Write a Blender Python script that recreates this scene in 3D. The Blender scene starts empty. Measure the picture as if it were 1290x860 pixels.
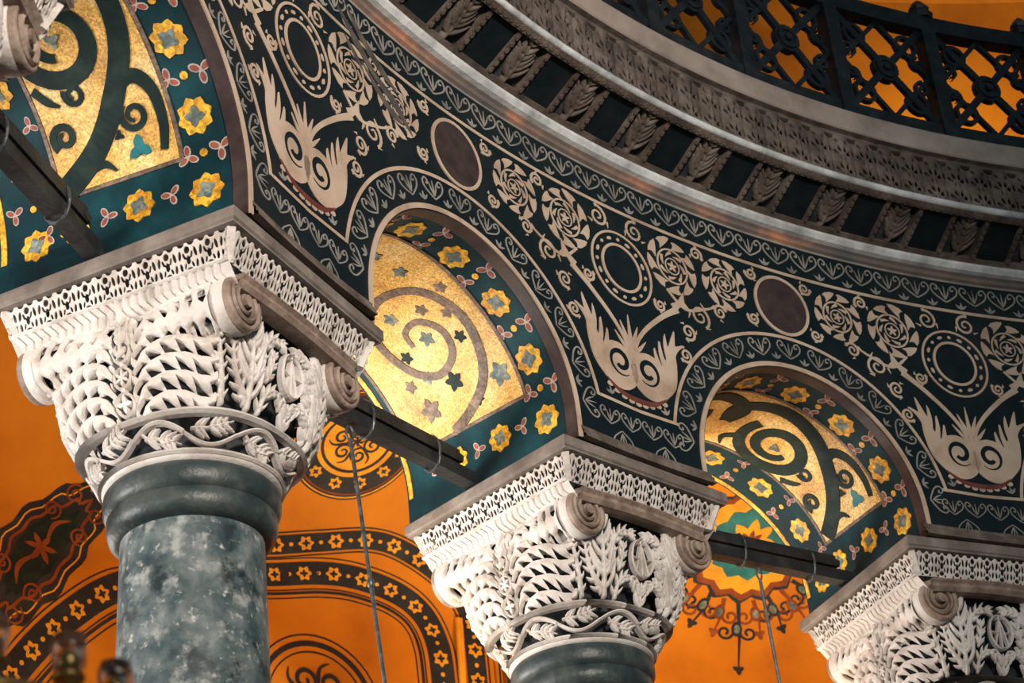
import bpy, math, random
import numpy as np
from mathutils import Vector, Matrix
random.seed(7)
PI = math.pi
scene = bpy.context.scene
COL = scene.collection

# ------------------------------------------------------------------ camera
def camera():
    cd = bpy.data.cameras.new('camera'); co = bpy.data.objects.new('camera', cd); COL.objects.link(co)
    yaw, pitch, roll = 0.78538, 0.53943, -0.09508
    f = Vector((math.cos(pitch)*math.cos(yaw), math.cos(pitch)*math.sin(yaw), math.sin(pitch)))
    rt = Vector((math.sin(yaw), -math.cos(yaw), 0)); up = rt.cross(f)
    r2 = rt*math.cos(roll) + up*math.sin(roll); u2 = up*math.cos(roll) - rt*math.sin(roll)
    m = Matrix((r2, u2, -f)).transposed().to_4x4(); m.translation = (-9.1505, 1.1552, -6.1410)
    co.matrix_world = m
    cd.sensor_width = 36; cd.lens = 2616.95/1290*36; cd.clip_end = 200
    cd.dof.use_dof = True; cd.dof.focus_distance = 12.6; cd.dof.aperture_fstop = 3.2
    scene.camera = co
camera()

# ------------------------------------------------------------------ light
world = bpy.data.worlds.new('world'); scene.world = world; world.use_nodes = True
wb = world.node_tree.nodes['Background']; wb.inputs[0].default_value = (.45, .72, .82, 1); wb.inputs[1].default_value = .12

def aim(o, target):
    o.rotation_euler = (Vector(target) - o.location).to_track_quat('-Z', 'Y').to_euler()
def area(name, loc, target, size, power, color, spread=180):
    d = bpy.data.lights.new(name, 'AREA'); d.energy = power; d.color = color; d.shape = 'RECTANGLE'
    d.size, d.size_y = size; d.spread = math.radians(spread)
    o = bpy.data.objects.new(name, d); COL.objects.link(o); o.location = loc; aim(o, target); return o
def spot(name, loc, target, power, color, angle=70, blend=.8, size=.3):
    d = bpy.data.lights.new(name, 'SPOT'); d.energy = power; d.color = color; d.spot_size = math.radians(angle)
    d.spot_blend = blend; d.shadow_soft_size = size
    o = bpy.data.objects.new(name, d); COL.objects.link(o); o.location = loc; aim(o, target); return o
def polar(phi, r, z): return (math.cos(phi)*r, math.sin(phi)*r, z)

WINDOWS = [(2.285+.30, 60), (1.9278+.24, 135), (1.5708+.24, 165), (1.2270+.24, 52)]       # angles of the aisle windows, light through each
for k, (wa, wp) in enumerate(WINDOWS):
    area('aisle_window_light', polar(wa, 14.30, -1.75), polar(wa-.27, 9.9, -.2), (1.5, 2.2), wp, (1.0, .96, .90), 110)
area('nave_daylight', (-8.5, -4.5, 2.0), (0, 9, 1), (4, 4), 430, (.90, .96, .97))
spot('nave_floodlight', (-9.0, -4.5, 1.0), (-2.6, 9, .7), 9500, (1.0, .86, .73), 46, 1, .8)
spot('aisle_lamp_near', polar(1.72, 12.3, -3.6), polar(1.47, 13.6, 2.4), 850, (1, .74, .42), 110)
spot('aisle_lamp_far', polar(1.22, 12.2, -3.6), polar(1.14, 13.4, 2.2), 1550, (1, .74, .42), 110)
spot('gallery_lamp', polar(.95, 10.6, 4.2), polar(.80, 13, 7.5), 900, (1, .72, .4), 130)

vs = scene.view_settings
vs.view_transform = 'Standard'; vs.look = 'None'; vs.gamma = 1; vs.use_curve_mapping = False; vs.exposure = 0

# ------------------------------------------------------------------ materials
def mat(name, stops, scale=4, detail=6, rough=.7, metal=0, bump=0, bscale=30, tess=0, spec=.4, dist=0, layers=()):
    """noise-driven colour ramp over world position; optional fine relief and mosaic tesserae"""
    m = bpy.data.materials.new(name); m.use_nodes = True; nt = m.node_tree; N = nt.nodes; L = nt.links
    b = N['Principled BSDF']; b.inputs['Roughness'].default_value = rough; b.inputs['Metallic'].default_value = metal
    b.inputs['Specular IOR Level'].default_value = spec
    g = N.new('ShaderNodeNewGeometry')
    n = N.new('ShaderNodeTexNoise'); n.inputs['Scale'].default_value = scale; n.inputs['Detail'].default_value = detail
    n.inputs['Roughness'].default_value = .62; n.inputs['Distortion'].default_value = dist
    L.new(g.outputs['Position'], n.inputs['Vector'])
    r = N.new('ShaderNodeValToRGB'); cr = r.color_ramp
    k = len(stops)
    for i, s in enumerate(stops):
        p = .3 + .4*i/max(1, k-1)
        e = cr.elements[i] if i < 2 else cr.elements.new(p)
        e.position = p; e.color = (*s, 1)
    L.new(n.outputs['Fac'], r.inputs['Fac'])
    out = r.outputs['Color']
    for col, sc, lo, hi in layers:      # blotches of a second stone colour
        n3 = N.new('ShaderNodeTexNoise'); n3.inputs['Scale'].default_value = sc; n3.inputs['Detail'].default_value = 8; n3.inputs['Roughness'].default_value = .6
        L.new(g.outputs['Position'], n3.inputs['Vector'])
        m3 = N.new('ShaderNodeMapRange'); m3.inputs['From Min'].default_value = lo; m3.inputs['From Max'].default_value = hi; L.new(n3.outputs['Fac'], m3.inputs['Value'])
        mx = N.new('ShaderNodeMix'); mx.data_type = 'RGBA'; L.new(m3.outputs[0], mx.inputs['Factor']); L.new(out, mx.inputs['A']); mx.inputs['B'].default_value = (*col, 1)
        out = mx.outputs['Result']
    if tess:
        v = N.new('ShaderNodeTexVoronoi'); v.inputs['Scale'].default_value = tess
        L.new(g.outputs['Position'], v.inputs['Vector'])
        hsv = N.new('ShaderNodeHueSaturation')
        sep = N.new('ShaderNodeSeparateColor'); L.new(v.outputs['Color'], sep.inputs[0])
        mr = N.new('ShaderNodeMapRange'); mr.inputs['To Min'].default_value = .55; mr.inputs['To Max'].default_value = 1.25
        L.new(sep.outputs[0], mr.inputs['Value']); L.new(mr.outputs[0], hsv.inputs['Value'])
        mh = N.new('ShaderNodeMapRange'); mh.inputs['To Min'].default_value = .485; mh.inputs['To Max'].default_value = .515
        L.new(sep.outputs[1], mh.inputs['Value']); L.new(mh.outputs[0], hsv.inputs['Hue'])
        L.new(out, hsv.inputs['Color']); out = hsv.outputs['Color']
    L.new(out, b.inputs['Base Color'])
    if bump:
        n2 = N.new('ShaderNodeTexNoise'); n2.inputs['Scale'].default_value = bscale; n2.inputs['Detail'].default_value = 5
        L.new(g.outputs['Position'], n2.inputs['Vector'])
        bp = N.new('ShaderNodeBump'); bp.inputs['Strength'].default_value = bump; bp.inputs['Distance'].default_value = .02
        L.new(n2.outputs['Fac'], bp.inputs['Height']); L.new(bp.outputs['Normal'], b.inputs['Normal'])
    return m
M = {}
M['marble'] = mat('white_marble', [(.40, .35, .31), (.64, .59, .55), (.72, .69, .665)], 5, 6, .55, bump=.25, bscale=40)
M['patina'] = mat('brown_patina_marble', [(.16, .11, .09), (.27, .20, .16), (.42, .33, .27)], 9, 6, .55, bump=.3, bscale=30)
M['core'] = mat('shade_dark_marble', [(.02, .026, .03), (.04, .046, .05), (.08, .082, .082)], 6, 5, .9, spec=.1)  # marble behind pierced carving, coloured near black to paint in the recess shade
M['slab'] = mat('grey_slab', [(.11, .09, .078), (.19, .16, .14), (.29, .255, .225)], 4, 6, .65, bump=.25, bscale=25)
M['verde'] = mat('green_breccia', [(.012, .034, .042), (.045, .075, .082), (.11, .14, .145), (.20, .23, .23)], 6, 10, .55, bump=.12, bscale=30, dist=.2, layers=[((.31, .33, .32), 9, .52, .66), ((.44, .44, .42), 19, .60, .70), ((.010, .020, .024), 4.2, .55, .64)])
M['ring'] = mat('dark_neck_ring', [(.012, .024, .027), (.032, .047, .049), (.08, .092, .088)], 5, 7, .42, bump=.2, bscale=30)
M['ground'] = mat('dark_slate_inlay_ground', [(.004, .010, .014), (.006, .014, .018), (.018, .022, .023)], 1.6, 7, .5, spec=.2)
M['cream'] = mat('cream_marble_inlay', [(.36, .25, .18), (.54, .41, .31), (.62, .50, .40)], 3, 6, .5)
M['cream_dim'] = mat('grey_marble_inlay', [(.14, .13, .12), (.26, .25, .23), (.36, .33, .29)], 4, 6, .5)
M['plum'] = mat('plum_porphyry', [(.030, .020, .021), (.048, .033, .033), (.07, .05, .046)], 8, 7, .45)
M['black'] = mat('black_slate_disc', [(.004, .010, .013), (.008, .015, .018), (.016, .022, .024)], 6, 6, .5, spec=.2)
M['smear'] = mat('grey_mortar', [(.03, .035, .035), (.085, .075, .068), (.15, .125, .11)], 9, 8, .8)
M['wine'] = mat('wine_marble', [(.09, .02, .02), (.14, .04, .03), (.18, .06, .05)], 8, 5, .5)
M['gold'] = mat('gold_mosaic', [(.50, .24, .05), (.84, .50, .13), (.95, .72, .34)], 3.2, 9, .45, bump=.2, bscale=70, tess=95, spec=.5)
M['teal'] = mat('teal_paint', [(.003, .014, .020), (.003, .030, .040), (.006, .060, .076)], 2.6, 8, .6, spec=.2, bump=.1)
M['rosette'] = mat('yellow_mosaic', [(.50, .20, .02), (.82, .44, .04), (.95, .60, .09)], 7, 8, .5, tess=50)
M['tref'] = mat('red_brown_paint', [(.16, .05, .04), (.30, .08, .05), (.42, .13, .08)], 9, 6, .6)
M['pale'] = mat('pale_outline_paint', [(.30, .25, .24), (.48, .42, .38), (.60, .54, .48)], 9, 6, .6)
M['brown'] = mat('brown_mosaic_scroll', [(.10, .07, .05), (.19, .13, .10), (.30, .22, .17)], 9, 8, .55, tess=60)
M['green'] = mat('dark_green_scroll', [(.004, .012, .014), (.007, .022, .021), (.022, .042, .036)], 7, 8, .6, spec=.2)
M['leafgrey'] = mat('grey_green_mosaic', [(.05, .07, .07), (.14, .19, .18), (.34, .38, .33)], 8, 8, .5, tess=50)
M['aqua'] = mat('aqua_paint', [(.01, .10, .13), (.015, .17, .20), (.03, .24, .28)], 5, 5, .5)
M['orange'] = mat('orange_plaster', [(.42, .125, .004), (.58, .20, .006), (.68, .25, .008)], .9, 7, .75, bump=.06, bscale=8)
M['orange_lt'] = mat('yellow_orange_paint', [(.62, .26, .015), (.80, .36, .02), (.90, .46, .03)], 4, 6, .7)
M['navy'] = mat('navy_paint', [(.008, .012, .018), (.014, .020, .030), (.030, .036, .045)], 4, 6, .7)
M['rust'] = mat('rust_red_paint', [(.14, .025, .008), (.22, .05, .012), (.30, .08, .02)], 5, 6, .7)
M['iron'] = mat('black_iron', [(.008, .011, .014), (.014, .020, .025), (.03, .038, .042)], 8, 6, .42, metal=.2, bump=.15, bscale=40)
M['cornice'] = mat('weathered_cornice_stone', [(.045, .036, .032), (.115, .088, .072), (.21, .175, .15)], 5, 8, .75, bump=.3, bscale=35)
M['cornice_lt'] = mat('pale_highlight_moulding', [(.28, .29, .29), (.55, .57, .57), (.80, .84, .85)], 4, 8, .6, bump=.3, bscale=25)  # pale stone, whitened to cyan-white so the lit-edge highlight is in the colour
M['salmon'] = mat('worn_salmon_moulding', [(.10, .10, .10), (.18, .14, .12), (.62, .26, .14)], 2.0, 8, .65, bump=.2, bscale=25)
M['lip'] = mat('buff_marble_lip', [(.24, .19, .165), (.36, .295, .255), (.44, .37, .325)], 3, 7, .6, bump=.12)
M['timber'] = mat('blackened_tie_timber', [(.008, .010, .012), (.016, .020, .023), (.035, .040, .042)], 6, 6, .5, bump=.3, bscale=30)
M['brass'] = mat('old_brass', [(.20, .10, .03), (.45, .24, .07), (.62, .38, .14)], 12, 5, .3, metal=.8)
M['floor'] = mat('grey_marble_floor', [(.20, .19, .18), (.32, .31, .29), (.42, .41, .39)], 1.2, 7, .35)
M['wire'] = mat('grey_steel', [(.04, .05, .055), (.09, .105, .11), (.16, .18, .19)], 20, 4, .4, metal=.5)
gl = bpy.data.materials.new('clear_glass'); gl.use_nodes = True
gb = gl.node_tree.nodes['Principled BSDF']; gb.inputs['Transmission Weight'].default_value = 1; gb.inputs['Roughness'].default_value = .05
gb.inputs['IOR'].default_value = 1.35; M['glass'] = gl

# ------------------------------------------------------------------ mesh builder
class MB:
    def __init__(s): s.v = []; s.f = []
    def quadgrid(s, rows, closed_u=False, closed_v=False, flip=False):
        n0 = len(s.v); nr = len(rows); nc = len(rows[0])
        for r in rows: s.v.extend(tuple(p) for p in r)
        for i in range(nr if closed_v else nr-1):
            for j in range(nc if closed_u else nc-1):
                a = n0+i*nc+j; b = n0+i*nc+(j+1) % nc; i2 = (i+1) % nr
                c = n0+i2*nc+(j+1) % nc; d = n0+i2*nc+j
                s.f.append((a, d, c, b) if flip else (a, b, c, d))
    def ngon(s, pts, flip=False):
        n0 = len(s.v); s.v.extend(tuple(p) for p in pts); idx = list(range(n0, n0+len(pts)))
        s.f.append(tuple(reversed(idx)) if flip else tuple(idx))
    def box(s, c, d, m=None):
        x, y, z = [k/2 for k in d]; P = [Vector((sx*x, sy*y, sz*z)) for sx in (-1, 1) for sy in (-1, 1) for sz in (-1, 1)]
        P = [(m @ p if m else p) + Vector(c) for p in P]; n0 = len(s.v); s.v.extend(tuple(p) for p in P)
        for f in ((0, 1, 3, 2), (4, 6, 7, 5), (0, 4, 5, 1), (2, 3, 7, 6), (0, 2, 6, 4), (1, 5, 7, 3)): s.f.append(tuple(n0+k for k in f))
    def bar(s, a, b, w, h, up=(0, 0, 1)):
        a, b = Vector(a), Vector(b); t = (b-a).normalized(); sd = t.cross(Vector(up)).normalized(); u = sd.cross(t)
        R = []
        for p in (a, b): R.append([p+sd*w/2+u*h/2, p-sd*w/2+u*h/2, p-sd*w/2-u*h/2, p+sd*w/2-u*h/2])
        s.quadgrid(R, True); s.ngon(R[0], True); s.ngon(R[1])
    def tube(s, pts, r, n=8, cap=True):
        pts = [Vector(p) for p in pts]; R = []; ref = Vector((.31, .17, .93))
        for i, p in enumerate(pts):
            t = (pts[min(i+1, len(pts)-1)]-pts[max(i-1, 0)]).normalized(); sd = t.cross(ref).normalized(); u = sd.cross(t)
            rr = r[i] if isinstance(r, (list, tuple)) else r
            R.append([p+(sd*math.cos(2*PI*k/n)+u*math.sin(2*PI*k/n))*rr for k in range(n)])
        s.quadgrid(R, True)
        if cap: s.ngon(R[0]); s.ngon(R[-1], True)
    def lathe(s, prof, n=48, c=(0, 0, 0), cap=True):
        R = [[(c[0]+r*math.cos(2*PI*k/n), c[1]+r*math.sin(2*PI*k/n), c[2]+z) for k in range(n)] for r, z in prof]
        s.quadgrid(R, True)
        if cap: s.ngon(R[0], True); s.ngon(R[-1])
    # ---- 2-D design pieces laid on a surface S(x, y, h)
    def stroke(s, S, path, w, h0=0., h1=.004, ridge=False, closed=False):
        n = len(path)
        W = [w(i/(n-1)) for i in range(n)] if callable(w) else ([w]*n if not isinstance(w, (list, tuple)) else resample(w, n))
        R = []
        for i, p in enumerate(path):
            if closed: a, b = path[(i-1) % n], path[(i+1) % n]
            else: a, b = path[max(0, i-1)], path[min(n-1, i+1)]
            tx, ty = b[0]-a[0], b[1]-a[1]; l = math.hypot(tx, ty) or 1; nx, ny = -ty/l, tx/l; k = W[i]/2
            hs = ((-1, h0), (-.82, h0+(h1-h0)*.72), (0, h1), (.82, h0+(h1-h0)*.72), (1, h0)) if ridge else ((-1, h0), (-1, h1), (1, h1), (1, h0))
            R.append([S(p[0]+nx*k*q, p[1]+ny*k*q, h) for q, h in hs])
        s.quadgrid(R, closed_v=closed)
        if not closed and ridge: s.ngon(R[0], True); s.ngon(R[-1])
    def poly(s, S, pts, h0=0., h1=.004, sides=True):
        top = [S(p[0], p[1], h1) for p in pts]; s.ngon(top)
        if sides:
            bot = [S(p[0], p[1], h0) for p in pts]; s.quadgrid([bot, top], True)
    def star(s, S, c, r0, r1, n, h0, h1, rot=0, sub=1, rings=1):
        """fan-filled radial shape (n lobes between radii r0 and r1) that follows the surface"""
        k = n*4*sub; pts = []
        for i in range(k):
            a = 2*PI*i/k; q = .5+.5*math.cos(n*a); r = r1+(r0-r1)*q
            pts.append((c[0]+r*math.cos(a+rot), c[1]+r*math.sin(a+rot)))
        s.fan(S, c, pts, h0, h1, rings)
    def fan(s, S, c, pts, h0, h1, rings=1):
        n0 = len(s.v); s.v.append(tuple(S(c[0], c[1], h1))); n = len(pts)
        for k in range(1, rings+1):
            for p in pts: s.v.append(tuple(S(c[0]+(p[0]-c[0])*k/rings, c[1]+(p[1]-c[1])*k/rings, h1)))
        for p in pts: s.v.append(tuple(S(p[0], p[1], h0)))
        for i in range(n):
            j = (i+1) % n; s.f.append((n0, n0+1+i, n0+1+j))
            for k in range(rings): s.f.append((n0+1+n*k+i, n0+1+n*(k+1)+i, n0+1+n*(k+1)+j, n0+1+n*k+j))
    def disc(s, S, c, rx, ry=None, h0=0., h1=.004, n=24, rot=0, rings=1):
        ry = ry or rx; cr, sr = math.cos(rot), math.sin(rot); P = []
        for i in range(n):
            x, y = rx*math.cos(2*PI*i/n), ry*math.sin(2*PI*i/n); P.append((c[0]+x*cr-y*sr, c[1]+x*sr+y*cr))
        s.fan(S, c, P, h0, h1, rings)
    def ring(s, S, c, rx, w, ry=None, h0=0., h1=.004, n=28, ridge=False):
        s.stroke(S, circ(c, rx, ry, n), w, h0, h1, ridge, True)
def resample(w, n):
    m = len(w)-1; out = []
    for i in range(n):
        t = i/(n-1)*m; k = min(int(t), m-1); out.append(w[k]+(w[k+1]-w[k])*(t-k))
    return out
def circ(c, rx, ry=None, n=28): ry = ry or rx; return [(c[0]+rx*math.cos(2*PI*i/n), c[1]+ry*math.sin(2*PI*i/n)) for i in range(n)]
def arc(c, r, a0, a1, n=16, ry=None): ry = ry or r; return [(c[0]+r*math.cos(a0+(a1-a0)*i/(n-1)), c[1]+ry*math.sin(a0+(a1-a0)*i/(n-1))) for i in range(n)]
def spiral(c, r0, r1, a0, turns, n=40): return [(c[0]+(r0+(r1-r0)*i/(n-1))*math.cos(a0+2*PI*turns*i/(n-1)), c[1]+(r0+(r1-r0)*i/(n-1))*math.sin(a0+2*PI*turns*i/(n-1))) for i in range(n)]
def smooth(pts, k=6):
    out = []; n = len(pts)
    for i in range(n-1):
        p0, p1, p2, p3 = pts[max(0, i-1)], pts[i], pts[i+1], pts[min(n-1, i+2)]
        for j in range(k):
            t = j/k
            out.append(tuple(.5*((2*p1[d])+(-p0[d]+p2[d])*t+(2*p0[d]-5*p1[d]+4*p2[d]-p3[d])*t*t+(-p0[d]+3*p1[d]-3*p2[d]+p3[d])*t**3) for d in (0, 1)))
    out.append(tuple(pts[-1])); return out
def mirror(pts): return [(-x, y) for x, y in pts]
def xf(pts, c, rot=0, sc=1.): cr, sr = math.cos(rot)*sc, math.sin(rot)*sc; return [(c[0]+x*cr-y*sr, c[1]+x*sr+y*cr) for x, y in pts]
def field(b, S, x0, x1, z0, z1, res, F, H, h0):
    """marching-squares sheet where F(x, z) > 0, relief H, edges dropped back to h0: pierced carving"""
    nx = max(2, int(round((x1-x0)/res))); nz = max(2, int(round((z1-z0)/res)))
    xs = np.linspace(x0, x1, nx+1); zs = np.linspace(z0, z1, nz+1); X, Z = np.meshgrid(xs, zs, indexing='ij')
    f = F(X, Z); hh = H(X, Z, f); ids = {}; low = {}
    f = np.where(np.abs(f) < 1e-7, 1e-7, f)
    def vert(key, x, z, h):
        k = ids.get(key)
        if k is None: k = ids[key] = len(b.v); b.v.append(tuple(S(x, z, h)))
        return k
    def lowv(key, x, z):
        k = low.get(key)
        if k is None: k = low[key] = len(b.v); b.v.append(tuple(S(x, z, h0)))
        return k
    pos = f > 0; anyp = pos[:-1, :-1] | pos[1:, :-1] | pos[1:, 1:] | pos[:-1, 1:]
    for i, j in zip(*np.nonzero(anyp)):
        cs = ((i, j), (i+1, j), (i+1, j+1), (i, j+1)); poly = []
        for q in range(4):
            a, c = cs[q], cs[(q+1) % 4]; fa, fc = f[a], f[c]
            if fa > 0: poly.append((('n', a), X[a], Z[a], hh[a], False))
            if (fa > 0) != (fc > 0):
                t = fa/(fa-fc); poly.append((('e',)+tuple(sorted((a, c))), X[a]+(X[c]-X[a])*t, Z[a]+(Z[c]-Z[a])*t, hh[a]+(hh[c]-hh[a])*t, True))
        n = len(poly)
        if n < 3: continue
        b.f.append(tuple(vert(p[0], p[1], p[2], p[3]) for p in poly))
        for q in range(n):
            p, r = poly[q], poly[(q+1) % n]
            if p[4] and r[4]: b.f.append((ids[r[0]], ids[p[0]], lowv(p[0], p[1], p[2]), lowv(r[0], r[1], r[2])))
def leafmesh(b, S, strokes, h0, h1, res=.0075, edge=.35, soft=.45):
    """union of tapered strokes as one smooth carved sheet"""
    xs = [p[0] for P, W in strokes for p in P]; zs = [p[1] for P, W in strokes for p in P]; mw = max(max(W) for P, W in strokes)
    def F(X, Z):
        out = np.full(X.shape, -1.)
        for P, W in strokes:
            W = resample(W, len(P))
            for i in range(len(P)-1):
                ax, az = P[i]; bx, bz = P[i+1]; dx, dz = bx-ax, bz-az; l2 = dx*dx+dz*dz+1e-12
                t = np.clip(((X-ax)*dx+(Z-az)*dz)/l2, 0, 1)
                out = np.maximum(out, (W[i]+(W[i+1]-W[i])*t)/2-np.hypot(X-ax-dx*t, Z-az-dz*t))
        return out
    def H(X, Z, f):
        q = 1-np.clip(f/(mw*soft), 0, 1); he = h1*edge if h1 > 0 else h0+(h1-h0)*.6
        return h1-(h1-he)*q*q
    m = mw*.6
    field(b, S, min(xs)-m, max(xs)+m, min(zs)-m, max(zs)+m, res, F, H, h0)
def acanthus(b, S, path, n, L, w, h0, h1, rib=.02, ang=50, sides=(1, -1), t0=.08, curl=.35, res=.0075):
    """pointed lobes leaving a midrib: the pierced, saw-edged leaf"""
    m = len(path); st = [(path, [rib, rib*.8, rib*.3])]
    for i in range(n):
        t = t0+(1-t0)*(i+.3)/n; k = min(int(t*(m-1)), m-2)
        px, py = path[k]; tx, ty = path[k+1][0]-px, path[k+1][1]-py; l = math.hypot(tx, ty) or 1; tx /= l; ty /= l
        LL = L(t) if callable(L) else L
        for sd in sides:
            nx, ny = -ty*sd, tx*sd; a = math.radians(ang); ca, sa = math.cos(a), math.sin(a); P = []
            for j in range(5):
                q = j/4; f = LL*q; P.append((px+tx*(ca*f+curl*LL*q*q*.6)+nx*(sa*f-curl*LL*q*q*.3), py+ty*(ca*f+curl*LL*q*q*.6)+ny*(sa*f-curl*LL*q*q*.3)))
            st.append((P, [w*.5, w*.9, w*.8, w*.5, w*.05]))
    leafmesh(b, S, st, h0, h1, res)
def holes(b, S, x0, x1, z0, z1, res, hl, h0, h1, edge=.010):
    """sheet with drilled holes: each hole (x, z, rx, rz, rotation)"""
    def F(X, Z):
        out = np.full(X.shape, 1.)
        for x, z, rx, rz, ro in hl:
            c, sn = math.cos(ro), math.sin(ro); u = (X-x)*c+(Z-z)*sn; v = -(X-x)*sn+(Z-z)*c
            out = np.minimum(out, (np.sqrt((u/rx)**2+(v/rz)**2)-1)*min(rx, rz))
        return out
    def H(X, Z, f): q = 1-np.clip(f/edge, 0, 1); return h1-.5*(h1 if h1 > 0 else .01)*q*q
    field(b, S, x0, x1, z0, z1, res, F, H, h0)

def build(name, b, m, parent=None, smooth_=False):
    me = bpy.data.meshes.new(name); me.from_pydata(b.v, [], b.f)
    me.materials.append(M[m]); me.update()
    if smooth_:
        for p in me.polygons: p.use_smooth = True
    o = bpy.data.objects.new(name, me); COL.objects.link(o); o.parent = parent; return o
def inst(o, parent, rz=None, loc=None, name=None):
    c = o.copy(); COL.objects.link(c); c.parent = parent
    if rz is not None: c.rotation_euler = (0, 0, rz)
    if loc is not None: c.location = loc
    return c
def tree(o, parent=None):
    c = o.copy(); COL.objects.link(c); c.parent = parent
    for ch in list(o.children): tree(ch, c)
    return c
def empty(name, loc, rz=0):
    o = bpy.data.objects.new(name, None); COL.objects.link(o); o.location = loc; o.rotation_euler = (0, 0, rz); return o
def tag(o, label, cat=None, group=None, kind=None):
    o['label'] = label
    if cat: o['category'] = cat
    if group: o['group'] = group
    if kind: o['kind'] = kind
    return o

# ------------------------------------------------------------------ layout (metres; z = 0 is the capitals' slab underside)
R = 9.1724; D = 1.556; RM = R+D/2
ANG = [2.285, 1.9278, 1.5708, 1.2270, .883]          # column angles round the exedra, left to right
BAY = [(ANG[i]+ANG[i+1])/2 for i in range(4)]
HALF = [(ANG[i]-ANG[i+1])/2*R for i in range(4)]
FLOOR = -7.75
ZS = .27; HW = 1.0; ZB = .10; ZT = 2.45
def rot_of(phi): return phi-PI/2
def SW(s, z, h): a = PI/2-s/R; r = R-h; return (r*math.cos(a), r*math.sin(a), z)

# ------------------------------------------------------------------ setting
fl = MB(); fl.quadgrid([[(-22, -14, FLOOR), (20, -14, FLOOR)], [(-22, 22, FLOOR), (20, 22, FLOOR)]])
floor = build('floor', fl, 'floor'); tag(floor, 'grey veined marble floor of the nave and aisle', kind='structure')

def arch_low(a):
    return ZS+math.sqrt(max(0, HW*HW-a*a)) if abs(a) < HW else ZB
w = MB()
def wall_strip(aa, ph, r, zlow, flip):
    rows = []
    for a in aa:
        phi = ph-a/R; lo = zlow(a)
        rows.append([(r*math.cos(phi), r*math.sin(phi), lo+(ZT-lo)*k/4) for k in range(5)])
    w.quadgrid(rows, flip=flip)
for i in range(4):
    h = HALF[i]; ph = BAY[i]
    segs = [[-h-(1.6 if i == 0 else 0)+(h+(1.6 if i == 0 else 0)-HW)*k/6 for k in range(7)],
            [HW*math.cos(PI*(1-k/40)) for k in range(41)], [HW+(h-HW)*k/6 for k in range(7)]]
    for q, aa in enumerate(segs):
        zl = (lambda a: ZS+math.sqrt(max(0, HW*HW-min(a*a, HW*HW)))) if q == 1 else (lambda a: ZB)
        wall_strip(aa, ph, R, zl, True); wall_strip(aa, ph, R+D, zl, False)
        if q != 1:
            rows = [[((R+t)*math.cos(ph-a/R), (R+t)*math.sin(ph-a/R), ZB) for t in (0, D)] for a in aa]; w.quadgrid(rows)
wall = build('wall_exedra', w, 'ground')
tag(wall, 'curved arcade wall of dark slate with cream inlaid scrollwork above the columns', kind='structure')

# arch soffits (part of the wall) --------------------------------------------------
def SF(x, t, h):            # x: metres along the curve from the right springing (negative = straight stilt), t: depth from the nave edge
    if x < 0: a, z = HW-h, ZS+x
    elif x > PI*HW: a, z = -HW+h, ZS-(x-PI*HW)
    else: th = x/HW; a, z = (HW-h)*math.cos(th), ZS+(HW-h)*math.sin(th)
    r = R+t; phi = PI/2-a/R; return (r*math.cos(phi), r*math.sin(phi), z)
def sgrid(b, S, x0, x1, nx, y0, y1, ny, h, edge=True):
    rows = [[S(x0+(x1-x0)*i/nx, y0+(y1-y0)*j/ny, h) for j in range(ny+1)] for i in range(nx+1)]
    b.quadgrid(rows)
    if edge:
        for y in (y0, y1): b.quadgrid([[S(x0+(x1-x0)*i/nx, y, q) for q in (0, h)] for i in range(nx+1)])
        for x in (x0, x1): b.quadgrid([[S(x, y0+(y1-y0)*j/ny, q) for q in (0, h)] for j in range(ny+1)])
END = PI*HW
def rosette(parent, S, c, r, ph=0, name='rosette'):
    b = MB(); b.star(S, c, r, r*.80, 8, .0, .008, ph, 1); o = build(name, b, 'rosette', parent)
    b = MB(); b.star(S, c, r*.58, r*.34, 4, .008, .011, ph+.4, 1); build('rosette_eye', b, 'leafgrey', o); return o
def trefoil(parent, S, c, r, ph):
    b = MB()
    for k in range(3):
        a = ph+k*2*PI/3; b.disc(S, (c[0]+.55*r*math.cos(a), c[1]+.55*r*math.sin(a)), .55*r, .34*r, 0, .006, 10, a)
    o = build('trefoil', b, 'pale', parent)
    b = MB()
    for k in range(3):
        a = ph+k*2*PI/3; b.disc(S, (c[0]+.55*r*math.cos(a), c[1]+.55*r*math.sin(a)), .40*r, .22*r, .006, .009, 10, a)
    build('trefoil_petals', b, 'tref', o)
def dot(parent, S, c, r, m='rosette', name='dot'):
    b = MB(); b.disc(S, c, r, r, 0, .008, 8); return build(name, b, m, parent)
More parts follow.
